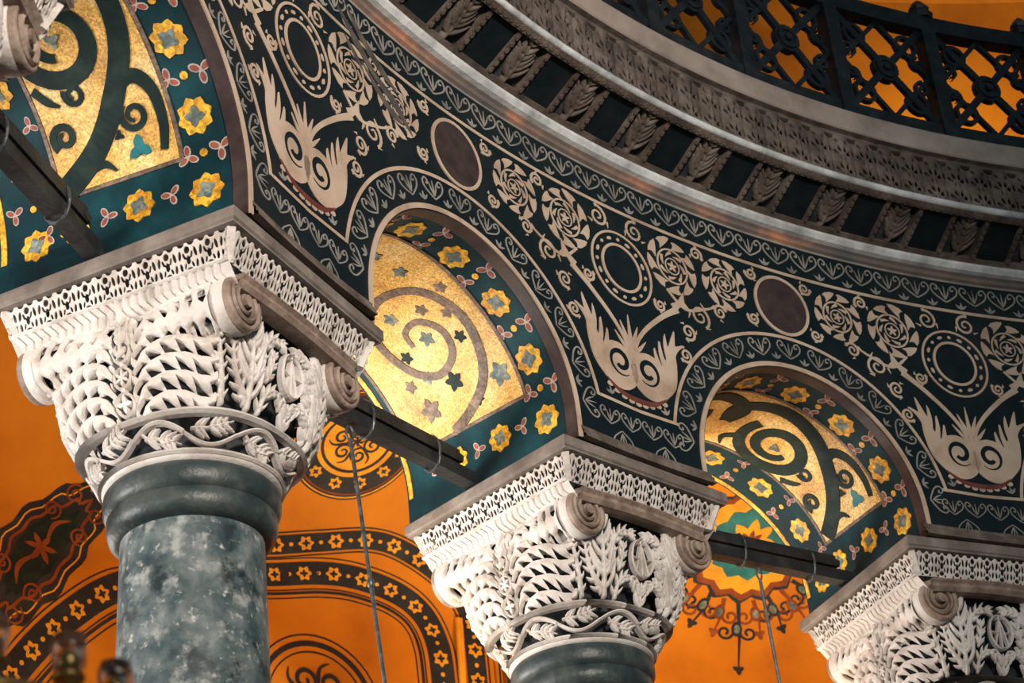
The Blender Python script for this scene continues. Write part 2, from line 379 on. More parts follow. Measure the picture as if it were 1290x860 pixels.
def soffit(kind):
    b = MB(); PE = 1.43 if kind == 'brown' else 1.12
    sgrid(b, SF, ZB-ZS, END+ZS-ZB, 60, 0, D, 6, .002, False)
    so = build('arch_soffit', b, 'teal', wall, True)
    b = MB(); sgrid(b, SF, ZB-ZS, END+ZS-ZB, 60, .0, .085, 1, .012); build('soffit_edge', b, 'plum', so)
    b = MB(); sgrid(b, SF, .30, END-.30, 48, .385, PE, 6, .006); gp = build('gold_panel', b, 'gold', so, True)
    b = MB()
    for y in (.37, PE+.015): b.stroke(SF, [(.28+(END-.56)*i/60, y) for i in range(61)], .022, 0, .010)
    for x in (.285, END-.285): b.stroke(SF, [(x, .36+(PE-.34)*i/8) for i in range(9)], .022, 0, .010)
    build('panel_border', b, 'brown', so)
    b = MB(); b.stroke(SF, [(END*i/60, 1.52) for i in range(61)], .035, 0, .008); build('aisle_edge_strip', b, 'rosette', so)
    for k in range(8):
        x = .06+k*(END-.12)/7
        rosette(so, SF, (x, .245), .108, k)
        if kind != 'brown': rosette(so, SF, (x, 1.31), .100, k)
        if k < 7:
            x2 = x+.224
            trefoil(so, SF, (x2, .135), .07, PI); trefoil(so, SF, (x2, .335), .062, 0); dot(so, SF, (x2, .24), .024)
            if kind != 'brown': trefoil(so, SF, (x2, 1.20), .05, 0); trefoil(so, SF, (x2, 1.43), .055, PI); dot(so, SF, (x2, 1.31), .02)
    for x in (.10, END-.10):
        for t in (.66, 1.06): rosette(so, SF, (x, t), .10, t)
        for t in (.46, .86, 1.24): trefoil(so, SF, (x, t), .06, t*3)
    for s in (0, 1):
        f = (lambda P: P) if s == 0 else (lambda P: [(END-x, y) for x, y in P])
        if kind == 'brown':
            sp = smooth([(.30, 1.02), (.36, .86), (.50, .66), (.72, .55), (1.0, .53), (1.26, .66), (1.33, .90), (1.22, 1.12), (1.0, 1.20), (.78, 1.12), (.68, .94), (.76, .76), (.93, .72), (1.06, .83), (1.03, .97), (.92, .99)], 5)
            b = MB(); b.stroke(SF, f(sp), [.075, .07, .065, .06, .055, .05, .035], .006, .012); build('scroll_stem', b, 'brown', gp)
            for j, (x, y, q) in enumerate([(.93, .86, .06), (.60, .86, .075), (.50, 1.14, .09), (.50, .50, .09), (.84, .63, .05), (1.12, .74, .05), (1.16, .98, .055), (.88, 1.09, .05), (.70, 1.20, .05), (1.45, .62, .055), (1.42, 1.05, .05), (1.2, .50, .05), (.70, 1.04, .05), (.42, .74, .05), (1.02, .60, .045)]):
                b = MB(); p, = f([(x, y)]); b.star(SF, p, q, q*.55, 5, .006, .011, j*1.3); build('vine_leaf', b, ('leafgrey', 'green', 'brown')[j % 3], gp)
        else:
            for nm, P, W in (('scroll_stem', smooth([(.32, 1.08), (.48, .86), (.70, .68), (1.0, .51), (1.32, .47), (1.60, .60), (1.57, .80)], 6), [.15, .13, .12, .12, .11, .10]),
                             ('scroll_ring', spiral((1.10, .86), .285, .10, -.6, 1.55, 44), [.085, .10, .10, .08, .05]),
                             ('scroll_branch', smooth([(.60, .78), (.76, .66), (.80, .52), (.70, .44), (.52, .43), (.37, .46)], 6), [.06, .085, .08, .06, .045]),
                             ('tendril', spiral((.60, .585), .085, .025, .6, 1.4, 26), [.04, .036, .02]),
                             ('tendril', spiral((.60, 1.02), .075, .02, 2.4, -1.4, 24), [.045, .04, .02]),
                             ('tendril', spiral((.80, .88), .06, .02, 1.0, 1.3, 22), [.035, .03, .015]),
                             ('tendril', smooth([(1.36, .92), (1.46, 1.0), (1.42, 1.1)], 5), [.06, .05, .01]),
                             ('tendril', smooth([(.36, .98), (.40, .84), (.34, .76)], 5), [.04, .05, .01]),
                             ('tendril', smooth([(.88, 1.10), (.80, 1.04), (.76, .98)], 5), [.05, .045, .01])):
                b = MB(); b.stroke(SF, f(P), W, .006, .013); build(nm, b, 'green', gp)
            for j, (x, y, q) in enumerate([(.42, .60, .08), (1.10, .86, .05), (.52, .70, .035)]):
                b = MB(); p, = f([(x, y)]); b.star(SF, p, q, q*.4, 3, .012, .016, j); build('leaf_bud', b, ('aqua', 'leafgrey', 'green')[j % 3], gp)
    return so
sg = soffit('green'); sb = soffit('brown')
sg.rotation_euler.z = rot_of(BAY[0]); sb.rotation_euler.z = rot_of(BAY[1])
for i in (2, 3): s2 = tree(sg, wall); s2.rotation_euler.z = rot_of(BAY[i])
tag(sb, 'gold arch soffit with thin brown spiral and teal flowered border')

# inlaid ornament on the wall face ---------------------------------------------------
H1 = .005
def heart(c, rot, sc=1.):
    b = MB()
    half = smooth([(0, -.075), (.05, -.045), (.105, .0), (.122, .048), (.095, .082), (.062, .065), (.068, .035), (.088, .045)], 4)
    for P in (half, mirror(half)): b.stroke(SW, xf(P, c, rot, sc),   .0125*sc, 0, H1)
    for a in (-.045, 0, .045): b.stroke(SW, xf([(0, -.05), (a*.6, .0), (a, .055 if a else .075)], c, rot, sc), [.008*sc, .013*sc, .003*sc], 0, H1)
    return b
def fleur(c, rot, sc=1.):
    b = MB()
    for a in (-50, 0, 50):
        q = math.radians(90+a); b.stroke(SW, xf([(0, -.02), (.03*math.cos(q), -.02+.03*math.sin(q)), (.065*math.cos(q), -.02+.065*math.sin(q))], c, rot, sc), [.008, .022*sc, .003], 0, H1)
    return b
def fin_spiral(c, r, a0, hand=1, m='cream'):
    b = MB(); n = 9
    for i in range(n):
        a = a0+hand*2*PI*i/n; r0 = r*(1-.10*i/n)
        P = [(c[0]+q*r0*math.cos(a+hand*d), c[1]+q*r0*math.sin(a+hand*d)) for q, d in ((1, 0), (1.02, .2), (1.01, .45), (.97, .60), (.89, .54), (.80, .52), (.66, .66), (.69, .46), (.77, .22), (.90, .05))]
        if hand < 0: P = P[::-1]
        b.poly(SW, P, 0, H1)
    b.ring(SW, c, r*.58, .015, None, 0, H1, 26)
    for i in range(7):
        a = a0+hand*(2*PI*i/7); b.stroke(SW, [(c[0]+.50*r*math.cos(a), c[1]+.50*r*math.sin(a)), (c[0]+.42*r*math.cos(a+hand*.35), c[1]+.42*r*math.sin(a+hand*.35)), (c[0]+.36*r*math.cos(a+hand*.75), c[1]+.36*r*math.sin(a+hand*.75))], [.028, .020, .003], 0, H1)
    b.ring(SW, c, r*.27, .010, None, 0, H1, 18)
    b.star(SW, c, r*.20, r*.07, 5, 0, H1, a0)
    return b
def put(b, name, m, cols, parent=wall):
    first = None
    for ph in cols:
        if first is None: first = build(name, b, m, parent); first.rotation_euler.z = rot_of(ph)
        else: inst(first, parent, rot_of(ph))
    return first
# frieze of hearts
ARC0 = -7.0; hb = MB()
hp = heart((0, 2.275), 0); fp = fleur((0, 2.17), 0, 1.0)
ph_list = [PI/2-(-6.6+.265*i)/R for i in range(50)]
put(hp, 'heart_scroll', 'cream_dim', ph_list)
put(fp, 'fleuron', 'cream_dim', [p-.1325/R for p in ph_list])
SPAN = [-7.2+.12*i for i in range(118)]
for z, wd, m in ((2.12, .026, 'cream'), (2.40, .022, 'cream_dim')):
    b = MB(); b.stroke(SW, [(s, z) for s in SPAN], wd, 0, H1); build('frieze_fillet', b, m, wall)
# arch bands
b = MB(); b.stroke(SW, [(HW+.018, ZB)]+[((HW+.018)*math.cos(t), ZS+(HW+.018)*math.sin(t)) for t in [PI*i/48 for i in range(49)]]+[(-HW-.018, ZB)], .036, 0, .010)
put(b, 'arch_edge_fillet', 'cream', BAY)
b = MB(); b.stroke(SW, [(1.265, .50)]+[(1.265*math.cos(t), ZS+1.265*math.sin(t)) for t in [.18+(PI-.36)*i/48 for i in range(49)]]+[(-1.265, .50)], .026, 0, H1)
put(b, 'arch_band_fillet', 'cream', BAY)
for k in range(13):
    t = PI*(k+.5)/13; rr = 1.155
    put(heart((rr*math.cos(t), ZS+rr*math.sin(t)), t-PI/2, .88), 'heart_scroll', 'cream_dim', BAY)
    if k < 12:
        t = PI*(k+1)/13; rr = 1.085; put(fleur((rr*math.cos(t), ZS+rr*math.sin(t)), t-PI/2, .9), 'fleuron', 'cream_dim', BAY)
# purple roundel above each arch
b = MB(); b.disc(SW, (0, 1.815), .232, .232, 0, .006, 32); pr = put(b, 'porphyry_roundel', 'plum', BAY)
b = MB(); b.ring(SW, (0, 1.815), .245, .026, None, 0, .009, 36); put(b, 'roundel_ring', 'cream', BAY)
# spandrel ornament over each column
CC = ANG[1:4]; CALL = ANG[0:5]
b = MB(); b.stroke(SW, [(-.37, .50), (0, .49), (.37, .50)], .024, 0, H1); put(b, 'spandrel_fillet', 'cream', CALL)
dc = (0, 1.63)
b = MB(); b.disc(SW, dc, .172, .172, 0, .006, 30); put(b, 'slate_disc', 'black', CALL)
b = MB(); b.ring(SW, dc, .185, .022, None, 0, .009, 34); b.ring(SW, dc, .288, .018, None, 0, .007, 38); put(b, 'disc_ring', 'cream', CALL)
b = MB()
for i in range(16):
    a = 2*PI*i/16; b.disc(SW, (dc[0]+.237*math.cos(a), dc[1]+.237*math.sin(a)), .026 if i % 2 else .016, .014, 0, H1, 8, a+PI/2)
put(b, 'bead_ring', 'cream', CALL)
# acanthus cup: two scrolled bodies with plumes, a wine crescent and a scalloped fringe below
for sgn in (1, -1):
    f = (lambda P: P) if sgn > 0 else mirror
    st = [(f(smooth([(.22, .74), (.32, .82), (.375, .96), (.395, 1.08), (.45, 1.27)])), [.20, .16, .11, .075, .004])]
    for P in ([(.33, .88), (.29, 1.02), (.285, 1.15)], [(.37, .98), (.345, 1.10), (.35, 1.22)], [(.30, .84), (.245, .96), (.225, 1.08)], [(.40, 1.05), (.45, 1.12), (.53, 1.17)]):
        st.append((f(smooth(P, 4)), [.05, .045, .03, .003]))
    st.append((f(arc((.15, .80), .09, 0, 2*PI, 20)), [.19, .19])); st.append((f([(.15, .80), (.15, .81)]), [.2, .2])); st.append((f([(.03, .745), (.12, .70)]), [.05, .10]))
    b = MB(); leafmesh(b, SW, st, 0, H1, .012, 1.0); pl = put(b, 'acanthus_plume', 'cream', CALL)
    b = MB(); b.stroke(SW, f(spiral((.135, .835), .112, .040, -2.3, 1.25, 40)), [.004, .022, .038, .038, .030], H1*.5, H1+.003); put(b, 'volute_groove', 'ground', CALL)
    b = MB(); b.stroke(SW, f(smooth([(.03, .86), (.05, 1.02), (.16, 1.18), (.36, 1.36), (.52, 1.47)])), [.035, .03, .034, .04, .055], 0, H1)
    b.poly(SW, f([(.50, 1.44), (.55, 1.50), (.66, 1.49), (.60, 1.55), (.60, 1.64), (.53, 1.54), (.46, 1.50)])[::sgn], 0, H1); put(b, 'trumpet_stem', 'cream', CALL)
    put(fin_spiral((sgn*.53, 1.835), .245, PI*.5, sgn), 'fin_spiral', 'cream', CALL)
    put(fin_spiral((sgn*1.04, 1.85), .225, -PI*.4, -sgn), 'fin_spiral', 'cream', CALL)
    b = MB(); b.stroke(SW, f(smooth([(.44, 1.62), (.60, 1.50), (.80, 1.56), (.92, 1.62)])), [.02, .026, .02, .012], 0, H1); put(b, 'linking_stem', 'cream', CALL)
    for x, z, r in ((.74, 1.48, .095), (.60, 1.31, .07), (.95, 1.58, .065), (.18, 2.0, .09), (.79, 2.03, .06), (1.32, 2.03, .055), (1.28, 1.63, .055), (.54, 1.10, .06), (.35, 1.45, .055)):
        b = MB(); b.stroke(SW, f(spiral((x, z), r, r*.15, x*7, 1.6, 24)), [.022, .018, .012], 0, H1)
        for q in range(3):
            a = x*7+q*2.1; b.stroke(SW, f([(x+r*math.cos(a), z+r*math.sin(a)), (x+r*1.3*math.cos(a+.4), z+r*1.3*math.sin(a+.4))]), [.02, .003], 0, H1)
        put(b, 'small_spiral', 'cream', CALL)
    for x, z, a in ((.26, .56, .3), (.10, .36, 0.), (.30, .36, 0), (.20, .22, 3.1)):
        put(heart((sgn*x, z), a*sgn, .75) if z < .5 else fleur((sgn*x, z), a, .9), 'heart_scroll' if z < .5 else 'fleuron', 'cream_dim', CALL)
b = MB()
for P, W in (([(0, .86), (0, 1.02), (0, 1.25)], [.015, .045, .004]), ([(0, .97), (.04, 1.07), (.085, 1.18)], [.02, .035, .004]), ([(0, .97), (-.04, 1.07), (-.085, 1.18)], [.02, .035, .004]), ([(0, .92), (.08, 1.0), (.15, 1.08)], [.02, .03, .004]), ([(0, .92), (-.08, 1.0), (-.15, 1.08)], [.02, .03, .004])):
    b.stroke(SW, smooth(P, 4), W, 0, H1)
put(b, 'palmette', 'cream', CALL)
b = MB(); b.stroke(SW, smooth([(-.29, .668), (-.16, .592), (0, .572), (.16, .592), (.29, .668)]), [.012, .036, .040, .036, .012], 0, H1); put(b, 'crescent', 'wine', CALL)
b = MB()
for i in range(9):
    x = -.26+.065*i; z = .545+1.15*x*x; b.disc(SW, (x, z), .028, .020, 0, H1-.001, 8)
put(b, 'scalloped_fringe', 'cream', CALL)

for P, W in (([(-2.86, 2.26), (-2.66, 2.10), (-2.48, 1.96), (-2.28, 1.86), (-2.10, 1.70)], [.02, .07, .05, .08, .01]),
             ([(-2.78, 2.34), (-2.58, 2.16), (-2.40, 2.04), (-2.24, 1.96)], [.01, .06, .07, .01]), ([(-2.62, 1.98), (-2.46, 1.86), (-2.30, 1.76), (-2.20, 1.74)], [.01, .05, .06, .01]),
             ([(-2.80, 2.08), (-2.68, 1.98), (-2.60, 1.90)], [.01, .05, .01])):
    b = MB(); b.stroke(SW, smooth(P, 6), W, 0, .0065); build('mortar_smear', b, 'smear', wall)

# pier base moulding between slab and wall (part of the wall)
b = MB()
def SP(x0, x1, prof, n=10):
    rows = [[SW(x0+(x1-x0)*i/n, z, h) for h, z in prof] for i in range(n+1)]; return rows
b.quadgrid(SP(-.615, .615, [(0, .20), (.012, .19), (.012, .165), (.03, .15), (.03, .125), (.045, .115), (.045, .10), (0, .10)]), flip=True)
put(b, 'pier_base_moulding', 'cornice', CALL)

# ------------------------------------------------------------------ cornice
cn = empty('trim_1', (0, 0, 0)); tag(cn, 'carved stone cornice with leaf coffers running round above the arcade', kind='structure')
A0, A1, NA = 2.50, .60, 150
def rev(name, prof, m, sm=False, parent=cn):
    b = MB(); rows = [[(r*math.cos(A0+(A1-A0)*i/NA), r*math.sin(A0+(A1-A0)*i/NA), z) for r, z in prof] for i in range(NA+1)]
    b.quadgrid(rows); return build(name, b, m, parent, sm)
rev('bed_moulding', [(9.18, 2.40), (9.145, 2.42), (9.14, 2.45), (9.12, 2.465)], 'salmon')
rev('cyma_moulding', [(9.12, 2.465), (9.085, 2.475), (9.06, 2.505), (9.055, 2.53), (9.09, 2.545)], 'cornice_lt')
# slanted coffer zone: frame plane from P0 (bottom) to P1 (top)
P0 = (9.06, 2.525); P1 = (8.67, 2.735); SL = math.hypot(P1[0]-P0[0], P1[1]-P0[1]); er = ((P1[0]-P0[0])/SL, (P1[1]-P0[1])/SL); en = (-er[1], er[0])
def SC(s, q, h):       # s along, q up the slope, h towards the nave
    r = P0[0]+er[0]*q+en[0]*h; z = P0[1]+er[1]*q+en[1]*h; a = PI/2-s/9.0; return (r*math.cos(a), r*math.sin(a), z)
rev('coffer_backing', [(P0[0]-en[0]*.14, P0[1]-en[1]*.14), (P1[0]-en[0]*.14, P1[1]-en[1]*.14)], 'cornice')
def bar_on(b, s0, s1, q0, q1, h0, h1, n=1, S=SC):
    rows = [[S(s0+(s1-s0)*i/n, q, h) for q, h in ((q0, h0), (q0, h1), (q1, h1), (q1, h0))] for i in range(n+1)]
    b.quadgrid(rows); b.ngon(rows[0], True); b.ngon(rows[-1])
PITCH = .316; NC = 44; S0 = -6.9
def atc(k): return -(S0+PITCH*k)/9.0
b = MB(); bar_on(b, -PITCH/2, PITCH/2, -.005, .045, -.14, .0, 3); bar_on(b, -PITCH/2, PITCH/2, SL-.05, SL+.005, -.14, .015, 3)
fb = build('coffer_rail', b, 'cornice', cn); fb.rotation_euler.z = atc(0)
b = MB(); bar_on(b, -.019, .019, .04, SL-.05, -.14, .0); mb_ = build('coffer_rib', b, 'cornice', cn); mb_.rotation_euler.z = atc(-.5)
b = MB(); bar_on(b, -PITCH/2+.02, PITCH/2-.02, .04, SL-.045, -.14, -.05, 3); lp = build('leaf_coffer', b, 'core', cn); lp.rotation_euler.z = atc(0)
b = MB(); acanthus(b, SC, smooth([(0, .05), (.006, .16), (-.004, .26), (0, SL-.06)]), 6, lambda t: .175*(1-.35*t), .050, -.05, .0, .045, 48, res=.008); lf = build('coffer_leaf', b, 'cornice', lp, True)
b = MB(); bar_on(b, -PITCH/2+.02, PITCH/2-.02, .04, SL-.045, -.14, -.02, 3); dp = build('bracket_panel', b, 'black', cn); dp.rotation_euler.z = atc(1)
b = MB()
for i in range(5):
    b.disc(SC, (-.126+.063*i, SL-.022), .024, .018, .015, .022, 8)
bd = build('egg_moulding', b, 'cornice', cn); bd.rotation_euler.z = atc(0)
b = MB()
for i in range(6): b.disc(SC, (0, .065+.055*i), .015, .018, .0, .010, 8)
br = build('rib_beads', b, 'cornice', mb_)
for k in range(1, NC):
    c = inst(fb, cn, atc(k)); c = inst(bd, cn, atc(k)); m2 = inst(mb_, cn, atc(k-.5)); inst(br, m2)
    if k % 2 == 0: c = inst(lp, cn, atc(k)); inst(lf, c)
    elif k > 1: inst(dp, cn, atc(k))
# rope moulding, palmette frieze, lip
rev('rope_moulding', [(8.665+.030*math.cos(t), 2.762+.030*math.sin(t)) for t in [PI*2*i/8 for i in range(9)]], 'cornice_lt', True)
rev('rope_bed', [(8.67, 2.735), (8.655, 2.735), (8.65, 2.745), (8.70, 2.79)], 'cornice_lt')
Q0 = (8.695, 2.785); Q1 = (8.685, 3.185); QL = math.hypot(Q1[0]-Q0[0], Q1[1]-Q0[1]); fr = ((Q1[0]-Q0[0])/QL, (Q1[1]-Q0[1])/QL); fn = (-fr[1], fr[0])
def SQ(s, q, h):
    r = Q0[0]+fr[0]*q+fn[0]*h; z = Q0[1]+fr[1]*q+fn[1]*h; a = PI/2-s/8.65; return (r*math.cos(a), r*math.sin(a), z)
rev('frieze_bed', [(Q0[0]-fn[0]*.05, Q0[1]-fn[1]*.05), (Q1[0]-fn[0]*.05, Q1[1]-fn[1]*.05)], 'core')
b = MB(); FP = .215; hl = []
for sx in (-1, 1):
    for q0, rr in ((.055, .062), (.215, .060)):
        for a in (.42, 1.15): hl.append((sx*rr*math.sin(a), q0+rr*math.cos(a), .0165, .030, -sx*a*.8))
        hl.append((sx*.020, q0-.022, .009, .022, 0))
    hl += [(sx*FP/2, .10, .010, .040, 0), (sx*FP/2, .265, .014, .035, 0), (sx*FP/2, .385, .045, .028, 0), (sx*.045, .345, .012, .022, -sx*.7)]
def SQr(s, q, h): return SQ(s, q, h+.008*math.cos(s/FP*2*PI))
holes(b, SQr, -FP/2, FP/2, .0, QL-.005, .0075, hl, -.005, .022, .03)
pm = build('frieze_palmette', b, 'cornice', cn, True); pm.rotation_euler.z = -(-6.9)/8.65
for k in range(1, 63): inst(pm, cn, -(-6.9+FP*k)/8.65)
rev('lip_soffit', [(8.76, 3.175), (8.685, 3.19), (8.68, 3.215), (8.64, 3.225)], 'cornice')
lipn = 11
for k in range(lipn):
    a0 = A0+(A1-A0)*k/lipn; a1 = A0+(A1-A0)*(k+1)/lipn-.0012; b = MB()
    prof = [(8.72, 3.225), (8.640, 3.225), (8.63, 3.235), (8.63, 3.42), (8.64, 3.435), (9.3, 3.435)]
    rows = [[(r*math.cos(a0+(a1-a0)*i/14), r*math.sin(a0+(a1-a0)*i/14), z) for r, z in prof] for i in range(15)]; b.quadgrid(rows); b.ngon(rows[0], True); b.ngon(rows[-1])
    build('lip_block', b, 'lip', cn)

# gallery floor and wall behind the balustrade, aisle vault
def revs(name, prof, m, a0, a1, n, label):
    b = MB(); rows = [[(r*math.cos(a0+(a1-a0)*i/n), r*math.sin(a0+(a1-a0)*i/n), z) for r, z in prof] for i in range(n+1)]
    b.quadgrid(rows); o = build(name, b, m, None, False); tag(o, label, kind='structure'); return o
revs('floor_gallery', [(9.25, 3.425), (15.2, 3.425), (15.2, 3.30), (9.2, 3.30)], 'slab', 2.5, .3, 60, 'stone floor slab of the upper gallery behind the balustrade')
gw = revs('wall_gallery', [(13.2, 3.425), (13.2, 9.0), (12.6, 10.2), (11.0, 11.2), (9.6, 11.6)], 'orange', 1.9, .25, 60, 'orange plastered gallery wall seen through the iron balustrade')
VR0, VH, VZ, VRISE = 12.7, 1.95, 1.35, 1.55
vp = [(VR0+VH, FLOOR)]+[(VR0+VH, VZ-2*(1-i/6)) for i in range(6)]+[(VR0+VH*math.cos(t), VZ+VRISE*math.sin(t)) for t in [PI*i/90 for i in range(91)]]
b = MB(); rows = [[(r*math.cos(2.75-2.5*i/90), r*math.sin(2.75-2.5*i/90), z) for r, z in vp] for i in range(91)]; b.quadgrid(rows)
vault = build('ceiling', b, 'orange', None, True); tag(vault, 'orange plastered aisle vault with navy painted bands behind the columns', kind='structure')
for k, (wa, wp) in enumerate(WINDOWS):
    b = MB(); c = Vector(polar(wa, 14.52, -1.75)); m3 = Matrix.Rotation(wa-PI/2, 3, 'Z')
    for dx_, dz_, w_, h_ in ((-.85, 0, .12, 2.5), (.85, 0, .12, 2.5), (0, -1.2, 1.8, .12), (0, 1.2, 1.8, .12), (0, 0, .06, 2.4), (0, .3, 1.7, .05), (0, -.5, 1.7, .05)):
        b.box(c+m3 @ Vector((dx_, 0, dz_)), (w_, .16, h_), m3)
    wo = build('window_%d' % (k+1), b, 'slab'); tag(wo, 'stone framed aisle window low in the outer wall', kind='structure')
def SV(s, q, h):
    a = PI/2-s/14.65
    if q < 0: r, z = VR0+VH-h, VZ+q
    else: t = q/1.95; r, z = VR0+(VH-h)*math.cos(t), VZ+(VRISE-h)*math.sin(t)
    return (r*math.cos(a), r*math.sin(a), z)
def vstroke(P, wd, m, name, h=.006, parent=vault, h0=0): b = MB(); b.stroke(SV, P, wd, h0, h); return build(name, b, m, parent)
def offs(P, d):
    out = []
    for i, p in enumerate(P):
        a, c = P[max(0, i-1)], P[min(len(P)-1, i+1)]; tx, ty = c[0]-a[0], c[1]-a[1]; l = math.hypot(tx, ty) or 1; out.append((p[0]-ty/l*d, p[1]+tx/l*d))
    return out
def along(P, step, start=0.):
    out = []; acc = -start
    for i in range(len(P)-1):
        L = math.hypot(P[i+1][0]-P[i][0], P[i+1][1]-P[i][1])
        while acc+L >= 0 and L > 0:
            t = -acc/L
            if t > 1: break
            out.append((P[i][0]+(P[i+1][0]-P[i][0])*t, P[i][1]+(P[i+1][1]-P[i][1])*t, math.atan2(P[i+1][1]-P[i][1], P[i+1][0]-P[i][0]))); acc -= step
        acc += L
    return out
def starband(P, wd, step, start=.1, lines=True):
    o = vstroke(P, wd, 'navy', 'painted_band')
    for x, y, a in along(P, step, start):
        b = MB(); b.star(SV, (x, y), .085, .055, 6, .006, .010, a); st = build('painted_star', b, 'orange_lt', o)
        b = MB(); b.star(SV, (x, y), .045, .02, 4, .010, .013, a); build('star_centre', b, 'navy', st)
    for x, y, a in along(P, step, start+step/2):
        b = MB(); b.disc(SV, (x, y), .022, .022, .006, .010, 8); build('painted_dot', b, 'orange_lt', o)
    if lines:
        for d, q in ((-wd/2-.05, .012), (-wd/2-.085, .03), (-wd/2-.14, .012), (wd/2+.04, .012)):
            vstroke(offs(P, d), q, 'navy' if q < .02 else 'navy', 'painted_line')
    return o
def arab(c, r, m, parent, name='painted_arabesque', k=6):
    b = MB()
    for i in range(k):
        a = 2*PI*i/k; f = lambda P: xf(P, c, a, r)
        b.stroke(SV, f(spiral((.55, .0), .30, .05, 2.6, 1.4, 24)), [.07*r, .09*r, .05*r], .006, .011)
        b.stroke(SV, f(smooth([(.1, 0), (.35, .18), (.7, .32), (.92, .2)], 5)), [.03*r, .09*r, .02*r], .006, .011)
    b.star(SV, c, r*.22, r*.08, 6, .006, .011); return build(name, b, m, parent)
P = smooth([(-2.1, -2.0), (-1.41, -.98), (-.95, -.46), (-.48, -.10), (.3, .24), (.99, .42), (1.5, .56), (1.9, .59), (2.32, .51), (2.60, .33), (2.75, .04), (2.80, -.38), (2.82, -1.6)], 8)
starband(P, .25, .31)
P = smooth([(.2, .55), (.9, .72), (1.41, .88), (1.97, 1.03), (2.4, .96), (2.85, .72), (3.1, .40), (3.16, .0), (3.17, -1.6)], 8)
starband(P, .20, .31, .2, False); vstroke(offs(P, .13), .014, 'navy', 'painted_line'); vstroke(offs(P, -.13), .014, 'navy', 'painted_line')
vstroke([(3.38, .5), (3.39, -1.6)], .02, 'navy', 'painted_line'); vstroke([(3.48, .5), (3.49, -1.6)], .05, 'navy', 'painted_line')
vstroke([(2.985, .35), (2.995, -.4), (3.0, -1.6)], .06, 'orange_lt', 'painted_strip', .03)
mc = (1.37, 2.02)
b = MB(); b.disc(SV, mc, .66, .66, 0, .005, 48, 0, 10); md = build('painted_medallion', b, 'navy', vault)
for r0, wd, m in ((.635, .014, 'orange_lt'), (.60, .018, 'rust'), (.385, .045, 'orange_lt')): b = MB(); b.ring(SV, mc, r0, wd, None, .005, .009, 48); build('medallion_ring', b, m, md)
b = MB(); b.disc(SV, mc, .33, .33, .005, .008, 36, 0, 6); build('medallion_field', b, 'orange_lt', md); arab(mc, .31, 'navy', md)
for i in range(12):
    a = 2*PI*i/12; rc = (mc[0]+.49*math.cos(a), mc[1]+.49*math.sin(a)); b = MB(); b.star(SV, rc, .07, .045, 6, .005, .010, a); st = build('painted_star', b, 'orange_lt', md)
    b = MB(); b.star(SV, rc, .035, .016, 4, .010, .013, a); build('star_centre', b, 'navy', st)
mc = (1.47, -.80)
for r0, wd in ((.66, .014), (.58, .05), (.50, .014)): b = MB(); b.ring(SV, mc, r0, wd, None, 0, .006, 48); build('medallion_ring', b, 'navy', vault)
arab(mc, .46, 'navy', vault)
# long dark medallion left of the near column
ax = math.atan2(.86+.75, -.75+1.75); cx_, cy_ = -1.30, .02; Lh, Wh = 1.1, .36; PP = []
for i in range(72):
    t = 2*PI*i/72; q = 1+.06*math.cos(14*t); u = Lh*math.cos(t)*q*(1-.10*abs(math.sin(t))); v_ = Wh*math.sin(t)*q*(.75+.25*abs(math.sin(t))); PP.append((u, v_))
b = MB(); b.fan(SV, (cx_, cy_), xf(PP, (cx_, cy_), ax), 0, .005, 14); lm = build('painted_cartouche', b, 'navy', vault)
b = MB(); b.stroke(SV, xf([(x*.66, y*.66) for x, y in PP], (cx_, cy_), ax), .03, .005, .009, False, True); build('cartouche_line', b, 'rust', lm)
b = MB(); b.stroke(SV, xf([(x*.84, y*.84) for x, y in PP], (cx_, cy_), ax), .014, .005, .009, False, True); build('cartouche_line', b, 'orange_lt', lm)
b = MB(); b.fan(SV, (cx_, cy_), xf([(x*.52, y*.52) for x, y in PP], (cx_, cy_), ax), .005, .008, 8); build('cartouche_field', b, 'green', lm)
for t_ in (-.72, -.42, .42, .72):
    for v_ in (-1, 1):
        c2 = xf([(Lh*t_*.86, v_*Wh*.56*math.sqrt(max(.05, 1-t_*t_)))], (cx_, cy_), ax)[0]
        b = MB(); b.stroke(SV, spiral(c2, .10, .02, ax+t_*9, 1.5*v_, 22), .02, .009, .012); build('cartouche_scroll', b, 'rust', lm)
b = MB(); b.star(SV, (cx_, cy_), .16, .05, 6, .008, .012, ax)
for sgn in (1, -1): b.stroke(SV, xf(smooth([(.1*sgn, 0), (.3*sgn, .06), (.45*sgn, -.02)], 5), (cx_, cy_), ax), [.02, .05, .01], .008, .012)
build('cartouche_flower', b, 'rust', lm)
